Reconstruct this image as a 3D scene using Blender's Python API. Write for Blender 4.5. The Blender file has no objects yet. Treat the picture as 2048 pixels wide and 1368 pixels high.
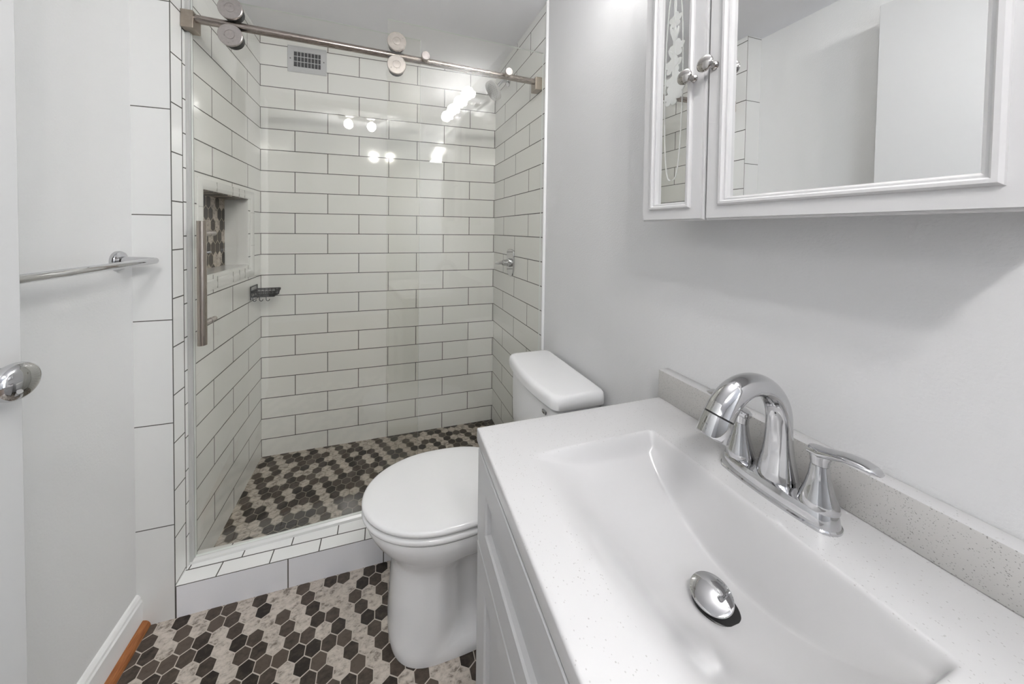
import bpy, bmesh, math, random
from mathutils import Vector, Matrix
random.seed(7)
PI = math.pi
SC = bpy.context.scene
COL = SC.collection

# ------------------------------------------------------------------ camera
RIGHT = Vector((0.96134607, -0.27513201, 0.01077592))
FWD = Vector((0.27530736, 0.96111467, -0.02155131))
DOWN = Vector((0.00442744, -0.02368496, -0.99970967))
cd = bpy.data.cameras.new('camera')
cam = bpy.data.objects.new('camera', cd)
COL.objects.link(cam)
M = Matrix.Identity(4)
for i in range(3):
    M[i][0] = RIGHT[i]; M[i][1] = -DOWN[i]; M[i][2] = -FWD[i]
M[0][3], M[1][3], M[2][3] = 0, 0, 1.16124
cam.matrix_world = M
cd.sensor_width = 36
cd.lens = 630.88 / 2048 * 36
cd.shift_x = (1024 - 945.29) / 2048
cd.shift_y = -(684 - 473.86) / 2048
cd.clip_start = .01
SC.camera = cam

# ------------------------------------------------------------------ world, exposure
w = bpy.data.worlds.new('sky'); SC.world = w
w.use_nodes = True
bg = w.node_tree.nodes['Background']
bg.inputs[0].default_value = (.75, .86, 1, 1)
bg.inputs[1].default_value = 2.0
SC.view_settings.view_transform = 'Standard'
SC.view_settings.look = 'None'
SC.view_settings.gamma = 1
SC.view_settings.use_curve_mapping = False
SC.view_settings.exposure = 1.42
BULB = 18.0          # emission of the four vanity bulbs
CEIL_LAMP = 110.0    # emission of the two hall ceiling bulbs

HALL_FILL = 6.5   # emission of the unseen fill panels added in the hall

# ------------------------------------------------------------------ dimensions
XL, XR, YB = -.5838, .6528, 1.8045      # shower walls
XW = .655                               # painted right wall
XS = -.677                              # painted left wall
YF = 1.1158                             # front of curb / stub
ZC = 2.11                               # ceiling
YN = -.12                               # wall with the doorway
ROW0, ROW, TILE = .0885, .1045, .308


# ------------------------------------------------------------------ material helpers
class NT:
    def __init__(s, name):
        s.m = bpy.data.materials.new(name); s.m.use_nodes = True
        s.t = s.m.node_tree
        s.b = s.t.nodes['Principled BSDF']
    def n(s, typ, **kw):
        nd = s.t.nodes.new(typ)
        for k, v in kw.items():
            if k.startswith('i_'):
                key = k[2:]
                nd.inputs[int(key) if key.isdigit() else key].default_value = v
            else:
                setattr(nd, k, v)
        return nd
    def l(s, a, b):
        s.t.links.new(a, b)
    def math(s, op, a, b=None, c=None):
        nd = s.n('ShaderNodeMath', operation=op)
        for i, v in enumerate((a, b, c)):
            if v is None: continue
            if isinstance(v, (int, float)): nd.inputs[i].default_value = v
            else: s.l(v, nd.inputs[i])
        return nd.outputs[0]
    def vec(s, x, y, z=0.0):
        nd = s.n('ShaderNodeCombineXYZ')
        for i, v in enumerate((x, y, z)):
            if isinstance(v, (int, float)): nd.inputs[i].default_value = v
            else: s.l(v, nd.inputs[i])
        return nd.outputs[0]
    def pos(s):
        g = s.n('ShaderNodeNewGeometry'); sp = s.n('ShaderNodeSeparateXYZ')
        s.l(g.outputs['Position'], sp.inputs[0]); return sp.outputs, g
    def bump(s, h, dist=.001, strength=1.0):
        b = s.n('ShaderNodeBump'); b.inputs['Strength'].default_value = strength
        b.inputs['Distance'].default_value = dist
        s.l(h, b.inputs['Height']); s.l(b.outputs[0], s.b.inputs['Normal'])
    def set(s, col=None, rough=None, metal=None, spec=None, coat=None):
        b = s.b.inputs
        if col: b['Base Color'].default_value = (*col, 1)
        if rough is not None: b['Roughness'].default_value = rough
        if metal is not None: b['Metallic'].default_value = metal
        if spec is not None: b['Specular IOR Level'].default_value = spec
        if coat is not None:
            b['Coat Weight'].default_value = coat; b['Coat Roughness'].default_value = .04
        return s


def simple(name, col, rough=.5, metal=0, noise=0, nscale=60, **kw):
    n = NT(name).set(col, rough, metal, **kw)
    if noise:
        g = n.n('ShaderNodeNewGeometry')
        t = n.n('ShaderNodeTexNoise'); t.inputs['Scale'].default_value = nscale
        t.inputs['Detail'].default_value = 3
        n.l(g.outputs['Position'], t.inputs['Vector'])
        n.bump(t.outputs['Fac'], noise)
    return n.m


def brick_mat(name, axis, origin, sign=1, tile=TILE, row=ROW, z0=ROW0, offset=.5, col=(.88, .88, .855),
              mortar=(.095, .09, .08), gap=.0038, rough=.07, zaxis=2, freq=2):
    """glazed white tile laid in courses; u runs along world axis, v up"""
    n = NT(name).set(col, rough, spec=.5)
    p, g = n.pos()
    u = n.math('MULTIPLY', n.math('SUBTRACT', p[axis], origin), sign)
    v = n.math('SUBTRACT', p[zaxis], z0)
    # keep both positive, whole number of double courses
    u = n.math('ADD', u, tile * 20); v = n.math('ADD', v, row * 20)
    br = n.n('ShaderNodeTexBrick', offset=offset, offset_frequency=freq, squash=1)
    br.inputs['Scale'].default_value = 1
    br.inputs['Brick Width'].default_value = tile
    br.inputs['Row Height'].default_value = row
    br.inputs['Mortar Size'].default_value = gap / 2
    br.inputs['Mortar Smooth'].default_value = .1
    br.inputs['Bias'].default_value = 0
    br.inputs['Color1'].default_value = (*col, 1)
    br.inputs['Color2'].default_value = (*[c * .965 for c in col], 1)
    br.inputs['Mortar'].default_value = (*mortar, 1)
    n.l(n.vec(u, v, 0), br.inputs['Vector'])
    n.l(br.outputs['Color'], n.b.inputs['Base Color'])
    inv = n.math('SUBTRACT', 1, br.outputs['Fac'])
    no = n.n('ShaderNodeTexNoise'); no.inputs['Scale'].default_value = 7
    n.l(g.outputs['Position'], no.inputs['Vector'])
    h = n.math('ADD', inv, n.math('MULTIPLY', no.outputs['Fac'], .5))
    n.bump(h, .0012, .6)
    n.l(n.math('ADD', n.math('MULTIPLY', br.outputs['Fac'], .6), rough), n.b.inputs['Roughness'])
    return n.m


def hex_mat(name, ax0, ax1, o0, o1, w_, h_, grout, seed=0.0, light_share=.42, dark=1.0, rough=.35):
    """hexagon mosaic of dark and light wood-look tiles, points along ax1"""
    n = NT(name).set(rough=rough, spec=.4)
    p, g = n.pos()
    s3 = math.sqrt(3)
    x = n.math('DIVIDE', n.math('SUBTRACT', p[ax0], o0), w_)
    y = n.math('DIVIDE', n.math('SUBTRACT', p[ax1], o1), h_ * 2 / s3)
    x = n.math('ADD', x, 400); y = n.math('ADD', y, s3 * 200)
    def cell(xo, yo):
        cx = n.math('SUBTRACT', n.math('FLOORED_MODULO', n.math('ADD', x, xo), 1.0), .5)
        cy = n.math('SUBTRACT', n.math('FLOORED_MODULO', n.math('ADD', y, yo), s3), s3 / 2)
        d = n.math('ADD', n.math('MULTIPLY', cx, cx), n.math('MULTIPLY', cy, cy))
        return cx, cy, d
    ax, ay, ad = cell(.5, s3 / 2)
    bx, by, bd = cell(0, 0)
    k = n.math('LESS_THAN', bd, ad)
    def mix(a, b):
        return n.math('ADD', n.math('MULTIPLY', b, k), n.math('MULTIPLY', a, n.math('SUBTRACT', 1, k)))
    gx, gy = mix(ax, bx), mix(ay, by)
    idx = n.math('ROUND', n.math('MULTIPLY', n.math('SUBTRACT', x, gx), 2))
    idy = n.math('ROUND', n.math('MULTIPLY', n.math('SUBTRACT', y, gy), 2 / s3))
    axx = n.math('ABSOLUTE', gx); ayy = n.math('ABSOLUTE', gy)
    d = n.math('MAXIMUM', axx, n.math('ADD', n.math('MULTIPLY', axx, .5), n.math('MULTIPLY', ayy, s3 / 2)))
    wn = n.n('ShaderNodeTexWhiteNoise', noise_dimensions='3D')
    n.l(n.vec(idx, idy, seed), wn.inputs['Vector'])
    sp = n.n('ShaderNodeSeparateColor'); n.l(wn.outputs['Color'], sp.inputs[0])
    # streaks inside each tile
    no = n.n('ShaderNodeTexNoise'); no.inputs['Scale'].default_value = 1
    no.inputs['Detail'].default_value = 5; no.inputs['Roughness'].default_value = .7
    off = n.math('MULTIPLY', sp.outputs[1], 9)
    n.l(n.vec(n.math('ADD', n.math('MULTIPLY', p[ax0], 48), off),
              n.math('ADD', n.math('MULTIPLY', p[ax1], 80), off), n.math('MULTIPLY', off, 3)), no.inputs['Vector'])
    rl = n.n('ShaderNodeValToRGB')
    e = rl.color_ramp.elements
    e[0].position = .36; e[0].color = (.19, .16, .13, 1)
    e[1].position = .60; e[1].color = (.58, .52, .46, 1)
    m = rl.color_ramp.elements.new(.46); m.color = (.44, .39, .34, 1)
    n.l(no.outputs['Fac'], rl.inputs[0])
    rd = n.n('ShaderNodeValToRGB')
    e = rd.color_ramp.elements
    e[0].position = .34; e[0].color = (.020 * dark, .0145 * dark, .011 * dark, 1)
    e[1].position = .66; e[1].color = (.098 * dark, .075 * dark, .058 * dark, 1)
    dk = n.math('ADD', n.math('MULTIPLY', no.outputs['Fac'], .65), n.math('MULTIPLY', sp.outputs[2], .36))
    n.l(dk, rd.inputs[0])
    mixv = n.math('FRACT', n.math('ADD', n.math('ADD', n.math('MULTIPLY', idx, .309), n.math('MULTIPLY', idy, .236)), n.math('MULTIPLY', sp.outputs[0], .45)))
    islight = n.math('LESS_THAN', mixv, light_share)
    mc = n.n('ShaderNodeMix', data_type='RGBA')
    n.l(islight, mc.inputs[0]); n.l(rd.outputs[0], mc.inputs[6]); n.l(rl.outputs[0], mc.inputs[7])
    gr = n.math('GREATER_THAN', d, .468)
    mg = n.n('ShaderNodeMix', data_type='RGBA')
    n.l(gr, mg.inputs[0]); n.l(mc.outputs[2], mg.inputs[6]); mg.inputs[7].default_value = (*grout, 1)
    n.l(mg.outputs[2], n.b.inputs['Base Color'])
    n.l(n.math('ADD', n.math('MULTIPLY', gr, .4), rough), n.b.inputs['Roughness'])
    hgt = n.math('ADD', n.math('MULTIPLY', n.math('SUBTRACT', 1, gr), 1.0), n.math('MULTIPLY', no.outputs['Fac'], .5))
    n.bump(hgt, .0008, .6)
    return n.m


def glass_mat(name, tint=(.984, .983, .968), spec=1.0):
    """clear thin panel: transmits straight through, Fresnel gloss on top"""
    n = NT(name)
    n.t.nodes.remove(n.b)
    out = [x for x in n.t.nodes if x.type == 'OUTPUT_MATERIAL'][0]
    tr = n.n('ShaderNodeBsdfTransparent'); tr.inputs[0].default_value = (*tint, 1)
    gl = n.n('ShaderNodeBsdfGlossy'); gl.inputs['Roughness'].default_value = 0
    gl.inputs['Color'].default_value = (1, 1, 1, 1)
    lw = n.n('ShaderNodeLayerWeight'); lw.inputs[0].default_value = .5
    f5 = n.math('POWER', lw.outputs['Facing'], 5)
    fac = n.math('MULTIPLY', n.math('ADD', n.math('MULTIPLY', f5, .96), .04), spec)
    mx = n.n('ShaderNodeMixShader')
    n.l(fac, mx.inputs[0]); n.l(tr.outputs[0], mx.inputs[1]); n.l(gl.outputs[0], mx.inputs[2])
    n.l(mx.outputs[0], out.inputs['Surface'])
    return n.m


def emit_mat(name, col, s):
    n = NT(name).set(col, .3)
    n.b.inputs['Emission Color'].default_value = (*col, 1)
    n.b.inputs['Emission Strength'].default_value = s
    return n.m


def quartz_mat(name, base, speck, amount=.5, scale=420, rough=.18, flat=None):
    n = NT(name).set(base, rough, spec=.5)
    p, g = n.pos()
    vo = n.n('ShaderNodeTexVoronoi'); vo.inputs['Scale'].default_value = scale
    n.l(g.outputs['Position'], vo.inputs['Vector'])
    sp = n.n('ShaderNodeSeparateColor'); n.l(vo.outputs['Color'], sp.inputs[0])
    big = n.n('ShaderNodeTexNoise'); big.inputs['Scale'].default_value = 18
    n.l(g.outputs['Position'], big.inputs['Vector'])
    a = n.math('LESS_THAN', sp.outputs[0], n.math('MULTIPLY', big.outputs['Fac'], .16 * amount))
    b = n.math('LESS_THAN', vo.outputs['Distance'], .42)
    k = n.math('MULTIPLY', a, b)
    k = n.math('MULTIPLY', k, n.math('ADD', n.math('MULTIPLY', sp.outputs[1], .7), .3))
    if flat: k = n.math('MULTIPLY', k, n.math('GREATER_THAN', p[2], flat))
    # only the flat polished stone is speckled, the moulded bowl is plain
    mc = n.n('ShaderNodeMix', data_type='RGBA')
    n.l(k, mc.inputs[0]); mc.inputs[6].default_value = (*base, 1); mc.inputs[7].default_value = (*speck, 1)
    n.l(mc.outputs[2], n.b.inputs['Base Color'])
    return n.m


def brushed(name, col, rough, stretch=(1, 1, 1)):
    n = NT(name).set(col, rough, 1)
    p, g = n.pos()
    no = n.n('ShaderNodeTexNoise'); no.inputs['Scale'].default_value = 1
    no.inputs['Detail'].default_value = 3
    n.l(n.vec(*[n.math('MULTIPLY', p[i], stretch[i]) for i in range(3)]), no.inputs['Vector'])
    mp = n.n('ShaderNodeMapRange'); mp.inputs['To Min'].default_value = rough * .75
    mp.inputs['To Max'].default_value = rough * 1.3
    n.l(no.outputs['Fac'], mp.inputs[0]); n.l(mp.outputs[0], n.b.inputs['Roughness'])
    mc = n.n('ShaderNodeMix', data_type='RGBA')
    n.l(no.outputs['Fac'], mc.inputs[0])
    mc.inputs[6].default_value = (*[c * .82 for c in col], 1); mc.inputs[7].default_value = (*[min(1, c * 1.15) for c in col], 1)
    n.l(mc.outputs[2], n.b.inputs['Base Color'])
    return n.m


def wood_mat(name):
    n = NT(name).set((.33, .12, .035), .45)
    p, g = n.pos()
    no = n.n('ShaderNodeTexNoise'); no.inputs['Scale'].default_value = 1; no.inputs['Detail'].default_value = 4
    n.l(n.vec(n.math('MULTIPLY', p[0], 260), n.math('MULTIPLY', p[1], 30), n.math('MULTIPLY', p[2], 260)), no.inputs['Vector'])
    r = n.n('ShaderNodeValToRGB'); e = r.color_ramp.elements
    e[0].position = .3; e[0].color = (.22, .07, .02, 1); e[1].position = .7; e[1].color = (.42, .16, .05, 1)
    n.l(no.outputs['Fac'], r.inputs[0]); n.l(r.outputs[0], n.b.inputs['Base Color'])
    return n.m


TW = (.86, .86, .84)
m_paint = simple('painted plaster', (.69, .69, .695), .55, noise=.0006, nscale=240, spec=.3)
m_paint_l = simple('painted plaster left', (.73, .73, .72), .55, noise=.0006, nscale=240, spec=.3)
m_hall = simple('hall paint', (.34, .34, .345), .7)
m_ceil = simple('ceiling paint', (.90, .90, .925), .8)
m_trim = simple('white semi-gloss trim', (.84, .84, .83), .3)
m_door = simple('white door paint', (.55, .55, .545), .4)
m_tile_back = brick_mat('subway tile back', 0, XL, 1)
m_tile_left = brick_mat('subway tile left', 1, YB, -1)
m_tile_right = brick_mat('subway tile right', 1, YB, -1)
m_tile_plain = simple('glazed tile plain', (.80, .80, .785), .1)
m_stub = brick_mat('large tile stub', 0, XL - .0012, -1, tile=1.0, row=.3036, z0=-.0195, offset=0, rough=.2, col=(.73, .73, .715), gap=.003)
m_jamb = brick_mat('trim tile jamb', 1, YF - .03, 1, tile=1.0, row=.1418, z0=-.04, offset=0, col=TW, rough=.12)
m_curb_top = brick_mat('trim tile curb', 0, -.434, 1, tile=.1436, row=.0502, z0=YF, zaxis=1, offset=.35, col=(.90, .90, .885), rough=.12)
m_curb_face = brick_mat('curb face tile', 0, -.2875, 1, tile=.2963, row=1, z0=-.3, offset=0, col=(.86, .86, .885), rough=.15)
m_floor = hex_mat('hex mosaic floor', 0, 1, -.1993, 1.0346, .0405, .0334, (.52, .47, .41), seed=3.0)
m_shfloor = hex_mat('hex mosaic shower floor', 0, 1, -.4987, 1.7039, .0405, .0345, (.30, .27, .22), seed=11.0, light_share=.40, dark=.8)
m_niche = hex_mat('hex mosaic niche', 1, 2, 1.30, 1.265, .036, .0475, (.50, .45, .36), seed=5.0, light_share=.40, dark=.8)
m_chrome = simple('chrome', (.60, .60, .61), .04, 1)
m_nickel = simple('satin nickel', (.52, .50, .485), .14, 1)
m_steel = brushed('brushed steel bar', (.37, .325, .295), .26, (8, 700, 700))
m_steel_v = brushed('brushed steel handle', (.42, .37, .325), .28, (700, 700, 8))
m_disc = brushed('brushed steel disc', (.47, .435, .415), .3, (150, 150, 150))
m_bracket = brushed('brushed bronze bracket', (.38, .33, .28), .35, (90, 90, 90))
m_rubber = simple('black rubber', (.012, .012, .012), .4)
m_porc = simple('white porcelain', (.83, .83, .835), .06, spec=.6)
m_seat = simple('white gloss seat', (.84, .84, .84), .08, spec=.6)
m_glass = glass_mat('clear shower glass')
m_edge = simple('polished glass edge', (.86, .90, .87), .15)
m_window = glass_mat('window glass', (1, 1, 1))
m_seal = simple('clear vinyl seal', (.46, .46, .445), .3)
m_track = simple('clear vinyl track', (.70, .70, .68), .25)
m_mirror = simple('mirror', (.83, .835, .835), 0.0, 1)
m_etch = simple('etched frost', (.62, .63, .61), .6)
m_cab = simple('white lacquer', (.64, .635, .64), .35)
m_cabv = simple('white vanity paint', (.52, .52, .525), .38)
m_quartz = quartz_mat('white quartz', (.56, .556, .558), (.39, .38, .37), .7, 560, flat=.771)
m_splash = quartz_mat('grey speckled quartz', (.49, .48, .465), (.22, .21, .20), 2.6, 620, .25)
m_wood = wood_mat('varnished wood')
m_black = simple('black wire', (.006, .006, .006), .6)
m_duct_shade = simple('painted duct shade', (.012, .012, .014), .7)
m_vent = simple('grey enamel grille', (.56, .565, .575), .4)
m_bulb = emit_mat('glowing bulb', (1, .99, .97), BULB)
m_lamp = emit_mat('glowing lamp dome', (1, .99, .97), CEIL_LAMP)
m_fill = emit_mat('added fill panel', (1, .995, .985), HALL_FILL)
m_fill_dim = emit_mat('added fill panel dim', (1, .995, .985), HALL_FILL * .25)
m_hallfloor = simple('dark hall floor', (.10, .07, .05), .5)
m_plastic = simple('pale shower head plastic', (.50, .50, .49), .3)
m_clear = simple('silver adhesive plate', (.55, .54, .52), .3, .4)


# ------------------------------------------------------------------ mesh helpers
def new():
    return bmesh.new()


def bx(bm, x0, x1, y0, y1, z0, z1, bev=0, seg=2):
    r = bmesh.ops.create_cube(bm, size=1)
    vs = r['verts']
    bmesh.ops.scale(bm, vec=(abs(x1 - x0), abs(y1 - y0), abs(z1 - z0)), verts=vs)
    bmesh.ops.translate(bm, vec=((x0 + x1) / 2, (y0 + y1) / 2, (z0 + z1) / 2), verts=vs)
    if bev:
        es = list({e for v in vs for e in v.link_edges})
        bmesh.ops.bevel(bm, geom=es, offset=bev, segments=seg, profile=.5, affect='EDGES')
    return bm


def ring(c, u, v, ru, rv, n, e=2.0):
    out = []
    for i in range(n):
        a = 2 * PI * i / n
        ca, sa = math.cos(a), math.sin(a)
        out.append(c + u * (ru * math.copysign(abs(ca) ** (2 / e), ca)) + v * (rv * math.copysign(abs(sa) ** (2 / e), sa)))
    return out


def loft(bm, rings, cap0=True, cap1=True, closed=True):
    R = [[bm.verts.new(p) for p in r] for r in rings]
    n = len(R[0])
    for a, b in zip(R, R[1:]):
        for i in range(n if closed else n - 1):
            j = (i + 1) % n
            bm.faces.new((a[i], a[j], b[j], b[i]))
    if cap0: bm.faces.new(R[0][::-1])
    if cap1: bm.faces.new(R[-1])
    return R


def basis(d):
    d = Vector(d).normalized()
    h = Vector((0, 0, 1)) if abs(d.z) < .95 else Vector((1, 0, 0))
    u = h.cross(d).normalized(); v = d.cross(u).normalized()
    return d, u, v


def lathe(bm, o, d, prof, n=40, cap0=True, cap1=True):
    """prof: list of (distance along d, radius)"""
    o = Vector(o); d, u, v = basis(d)
    loft(bm, [ring(o + d * t, u, v, max(r, 1e-5), max(r, 1e-5), n) for t, r in prof], cap0, cap1)
    return bm


def tube(bm, pts, r, n=14, flat=1.0, up=None, cap=True):
    pts = [Vector(p) for p in pts]
    rs = r if isinstance(r, (list, tuple)) else [r] * len(pts)
    rings = []
    prev = None
    for i, p in enumerate(pts):
        t = (pts[min(i + 1, len(pts) - 1)] - pts[max(i - 1, 0)]).normalized()
        if prev is None:
            u = Vector(up) if up else basis(t)[1]
        else:
            u = prev
        u = (u - t * u.dot(t)).normalized(); prev = u
        v = t.cross(u)
        f = flat[i] if isinstance(flat, (list, tuple)) else flat
        rings.append(ring(p, u, v, rs[i], rs[i] * f, n))
    loft(bm, rings, cap, cap)
    return bm


def prism(bm, outline, axis, a0, a1):
    """extrude 2-D outline along axis (0,1,2); outline in the other two axes order"""
    def P(p, a):
        q = list(p); q.insert(axis, a); return Vector(q)
    loft(bm, [[P(p, a0) for p in outline], [P(p, a1) for p in outline]])
    return bm


ORIG = {}


def obj(name, bm, mat, parent=None, smooth=True, angle=35, bevel=0, subsurf=0, recalc=True):
    if recalc: bmesh.ops.recalc_face_normals(bm, faces=bm.faces)
    o0 = Vector((0, 0, 0))
    if parent is not None: o0 = ORIG[parent.name]
    for v in bm.verts: v.co -= o0
    me = bpy.data.meshes.new(name); bm.to_mesh(me); bm.free()
    ms = mat if isinstance(mat, (list, tuple)) else [mat]
    for m in ms: me.materials.append(m)
    o = bpy.data.objects.new(name, me); COL.objects.link(o)
    if parent is not None: o.parent = parent
    ORIG[o.name] = o0
    if smooth:
        for p in me.polygons: p.use_smooth = True
        try: me.set_sharp_from_angle(angle=math.radians(angle))
        except Exception: pass
    if bevel:
        md = o.modifiers.new('bevel', 'BEVEL'); md.width = bevel; md.segments = 3; md.limit_method = 'ANGLE'; md.angle_limit = math.radians(40)
        md.harden_normals = False
    if subsurf:
        md = o.modifiers.new('subd', 'SUBSURF'); md.levels = subsurf; md.render_levels = subsurf
    return o


def tag(o, label, cat, group=None):
    o['label'] = label; o['category'] = cat
    if group: o['group'] = group
    return o


def thing(name, label, cat, loc, group=None):
    o = bpy.data.objects.new(name, None); o.empty_display_size = .05
    COL.objects.link(o); o.location = loc
    ORIG[o.name] = Vector(loc)
    return tag(o, label, cat, group)


def struct(name, bm, mat, **kw):
    o = obj(name, bm, mat, **kw); o['kind'] = 'structure'; return o


def dup(root, delta, label=None, group=None):
    r = root.copy(); COL.objects.link(r); r.location = Vector(root.location) + Vector(delta)
    if label: r['label'] = label
    for ch in list(root.children):
        c = ch.copy(); COL.objects.link(c); c.parent = r
        for g in ch.children:
            d = g.copy(); COL.objects.link(d); d.parent = c
    return r


def setmat(bm, pred, idx):
    bm.normal_update()
    for f in bm.faces:
        if pred(f): f.material_index = idx


def lerp(a, b, t): return a + (b - a) * t
def sstep(x): x = max(0, min(1, x)); return x * x * (3 - 2 * x)


# ================================================================== SETTING
b = new(); bx(b, XS - .1, XW + .1, YN - .02, YF + .005, -.05, 0); struct('floor', b, m_floor, smooth=False)
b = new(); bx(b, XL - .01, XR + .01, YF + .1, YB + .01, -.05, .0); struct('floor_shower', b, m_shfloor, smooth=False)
b = new(); bx(b, -1.6, 1.6, -2.0, YN - .02, -.05, 0); struct('floor_hall', b, m_hallfloor, smooth=False)
b = new(); bx(b, XS - .1, XW + .1, YN - .1, YB + .1, ZC, ZC + .05); struct('ceiling', b, m_ceil, smooth=False)
b = new(); bx(b, -1.6, 1.6, -2.1, YN - .1, ZC, ZC + .05); struct('ceiling_hall', b, m_ceil, smooth=False)
b = new(); bx(b, XL - .15, XR + .1, YB, YB + .08, -.05, ZC); struct('wall_back', b, m_tile_back, smooth=False)
# shower right wall and painted right wall
b = new(); bx(b, XR, XR + .1, 1.197, YB, -.05, ZC); struct('wall_shower_right', b, m_tile_right, smooth=False)
b = new(); bx(b, XW, XW + .1, YN - .1, 1.197, 0, ZC); struct('wall_right', b, m_paint, smooth=False)
# left painted wall + tiled stub + shower left wall with a niche
b = new(); bx(b, XS - .1, XS, YN - .1, YF, 0, ZC); struct('wall_left', b, m_paint_l, smooth=False)
NY0, NY1, NZ0, NZ1, NX = 1.271, 1.656, .991, 1.290, -.674
b = new()
YJ = 1.168
for (y0, y1, z0, z1) in ((YJ, YB, -.05, NZ0), (YJ, YB, NZ1, ZC), (YJ, NY0, NZ0, NZ1), (NY1, YB, NZ0, NZ1)):
    bx(b, XL - .12, XL, y0, y1, z0, z1)
struct('wall_shower_left', b, m_tile_left, smooth=False)
b = new(); bx(b, XL - .18, XL, YF, YJ, 0, ZC)
setmat(b, lambda f: f.normal.y < -.5, 1)
struct('wall_stub', b, [m_jamb, m_stub], smooth=False)
# niche lining and its bevelled frame
b = new()
bx(b, NX - .01, NX, NY0 - .005, NY1 + .005, NZ0 - .005, NZ1 + .005)
struct('trim_niche_back', b, m_niche, smooth=False)
b = new()
bx(b, NX, XL - .001, NY1 - .004, NY1 + .004, NZ0, NZ1)
bx(b, NX, XL - .001, NY0 - .004, NY0 + .004, NZ0, NZ1)
bx(b, NX, XL - .001, NY0, NY1, NZ0 - .004, NZ0 + .004)
struct('trim_niche_side', b, m_tile_plain, smooth=False)
b = new(); bx(b, NX, XL - .001, NY0, NY1, NZ1 - .004, NZ1 + .004)
struct('trim_niche_top', b, hex_mat('hex mosaic niche top', 1, 0, 1.30, 0, .036, .0475, (.42, .38, .31), seed=8.0), smooth=False)


def frame(bm, plane, rect, prof, axis_out):
    """mitred frame swept round a rectangle. plane: (axis u, axis v); rect u0,u1,v0,v1 OUTER;
    prof: (inset, height) outline; axis_out: (axis index, base, sign)"""
    ua, va = plane; oa, ob, os_ = axis_out
    u0, u1, v0, v1 = rect
    rings = []
    for ins, h in prof:
        r = []
        for (u, v) in ((u0 + ins, v0 + ins), (u1 - ins, v0 + ins), (u1 - ins, v1 - ins), (u0 + ins, v1 - ins)):
            p = [0, 0, 0]; p[ua] = u; p[va] = v; p[oa] = ob + os_ * h
            r.append(Vector(p))
        rings.append(r)
    R = [[bm.verts.new(p) for p in r] for r in rings]
    k = len(R)
    for i in range(k):
        a, c = R[i], R[(i + 1) % k]
        for j in range(4):
            jj = (j + 1) % 4
            bm.faces.new((a[j], a[jj], c[jj], c[j]))
    return bm


b = new()
frame(b, (1, 2), (NY0 - .030, NY1 + .056, NZ0 - .052, NZ1 + .036), [(0, 0), (0, .004), (.008, .006), (.020, .007), (.030, .005), (.036, .001), (.036, 0)], (0, XL, 1))
struct('trim_niche', b, simple('niche trim tile', (.80, .80, .78), .12), smooth=True, angle=25)
# grout joints across the niche trim
b = new()
for y in (1.36, 1.487, 1.545, 1.60):
    bx(b, XL + .0052, XL + .0072, y - .0008, y + .0008, NZ1 + .002, NZ1 + .034)
    bx(b, XL + .0052, XL + .0072, y - .0008, y + .0008, NZ0 - .050, NZ0 - .008)
for z in (1.08, 1.23):
    bx(b, XL + .0052, XL + .0072, NY1 + .016, NY1 + .054, z - .0008, z + .0008)
    bx(b, XL + .0052, XL + .0072, NY0 - .028, NY0 - .002, z - .0008, z + .0008)
struct('trim_niche_joint', b, simple('grout', (.45, .44, .42), .8), smooth=False)
b = new(); bx(b, XL - .001, XL + .0004, YJ - .0015, YJ + .0015, .095, ZC)
struct('trim_jamb_joint', b, simple('dark grout', (.12, .115, .10), .8), smooth=False)
# curb, sloping slightly to the drain
b = new()
prism(b, [(YF, 0), (YF, .0945), (YF + .002, .0956), (1.234, .086), (1.238, .082), (1.238, -.02), (YF, -.02)], 0, XL, XR)
setmat(b, lambda f: abs(f.normal.y) > .8 and f.calc_center_median().y < 1.15, 1)
struct('trim_curb', b, [m_curb_top, m_curb_face], smooth=False)
# bead between shower tile and painted wall
b = new()
tube(b, [(XW - .001, 1.190, 0), (XW - .001, 1.190, ZC - .001)], .0075, 16)
struct('trim_bead', b, simple('white bead', (.86, .86, .86), .2))
# baseboard and quarter round on the left
b = new()
prism(b, [(XS, 0), (XS + .014, 0), (XS + .014, .078), (XS + .011, .083), (XS + .010, .090), (XS + .005, .098), (XS, .1)], 1, -.9, .1)
b.free(); b = new()
loft(b, [[Vector((x, y, z)) for x, z in ((XS, 0), (XS + .014, 0), (XS + .014, .078), (XS + .011, .083), (XS + .010, .090), (XS + .005, .098), (XS, .1))] for y in (YN, YF)])
struct('baseboard_left', b, m_trim, smooth=False)
b = new()
q = [(XS + .014, 0)] + [(XS + .014 + .019 * math.sin(a), .019 * math.cos(a)) for a in [PI / 2 * i / 8 for i in range(9)]]
loft(b, [[Vector((x, y, z)) for x, z in q] for y in (YN, YF)])
struct('trim_quarter_round', b, m_wood, angle=50)
# wall with the doorway behind the camera, hall beyond it
DX0, DX1, DZ = -.64, .63, 2.06
b = new()
bx(b, XS - .1, DX0, YN - .1, YN, 0, ZC); bx(b, DX1, XW, YN - .1, YN, 0, ZC); bx(b, DX0, DX1, YN - .1, YN, DZ, ZC)
struct('wall_front', b, m_paint, smooth=False)
b = new()
bx(b, -1.6, XS - .1, YN - .1, YN - .02, 0, ZC); bx(b, XW + .1, 1.6, YN - .1, YN - .02, 0, ZC)
struct('wall_hall_front', b, m_hall, smooth=False)
b = new(); bx(b, -1.7, -1.6, -2.1, YN, 0, ZC + .05); struct('wall_hall_left', b, m_hall, smooth=False)
b = new(); bx(b, -1.6, 1.6, -2.1, -2.0, 0, ZC); struct('wall_hall_back', b, m_hall, smooth=False)
WY0, WY1, WZ0, WZ1 = -1.9, -.6, .3, 1.9
b = new()
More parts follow.
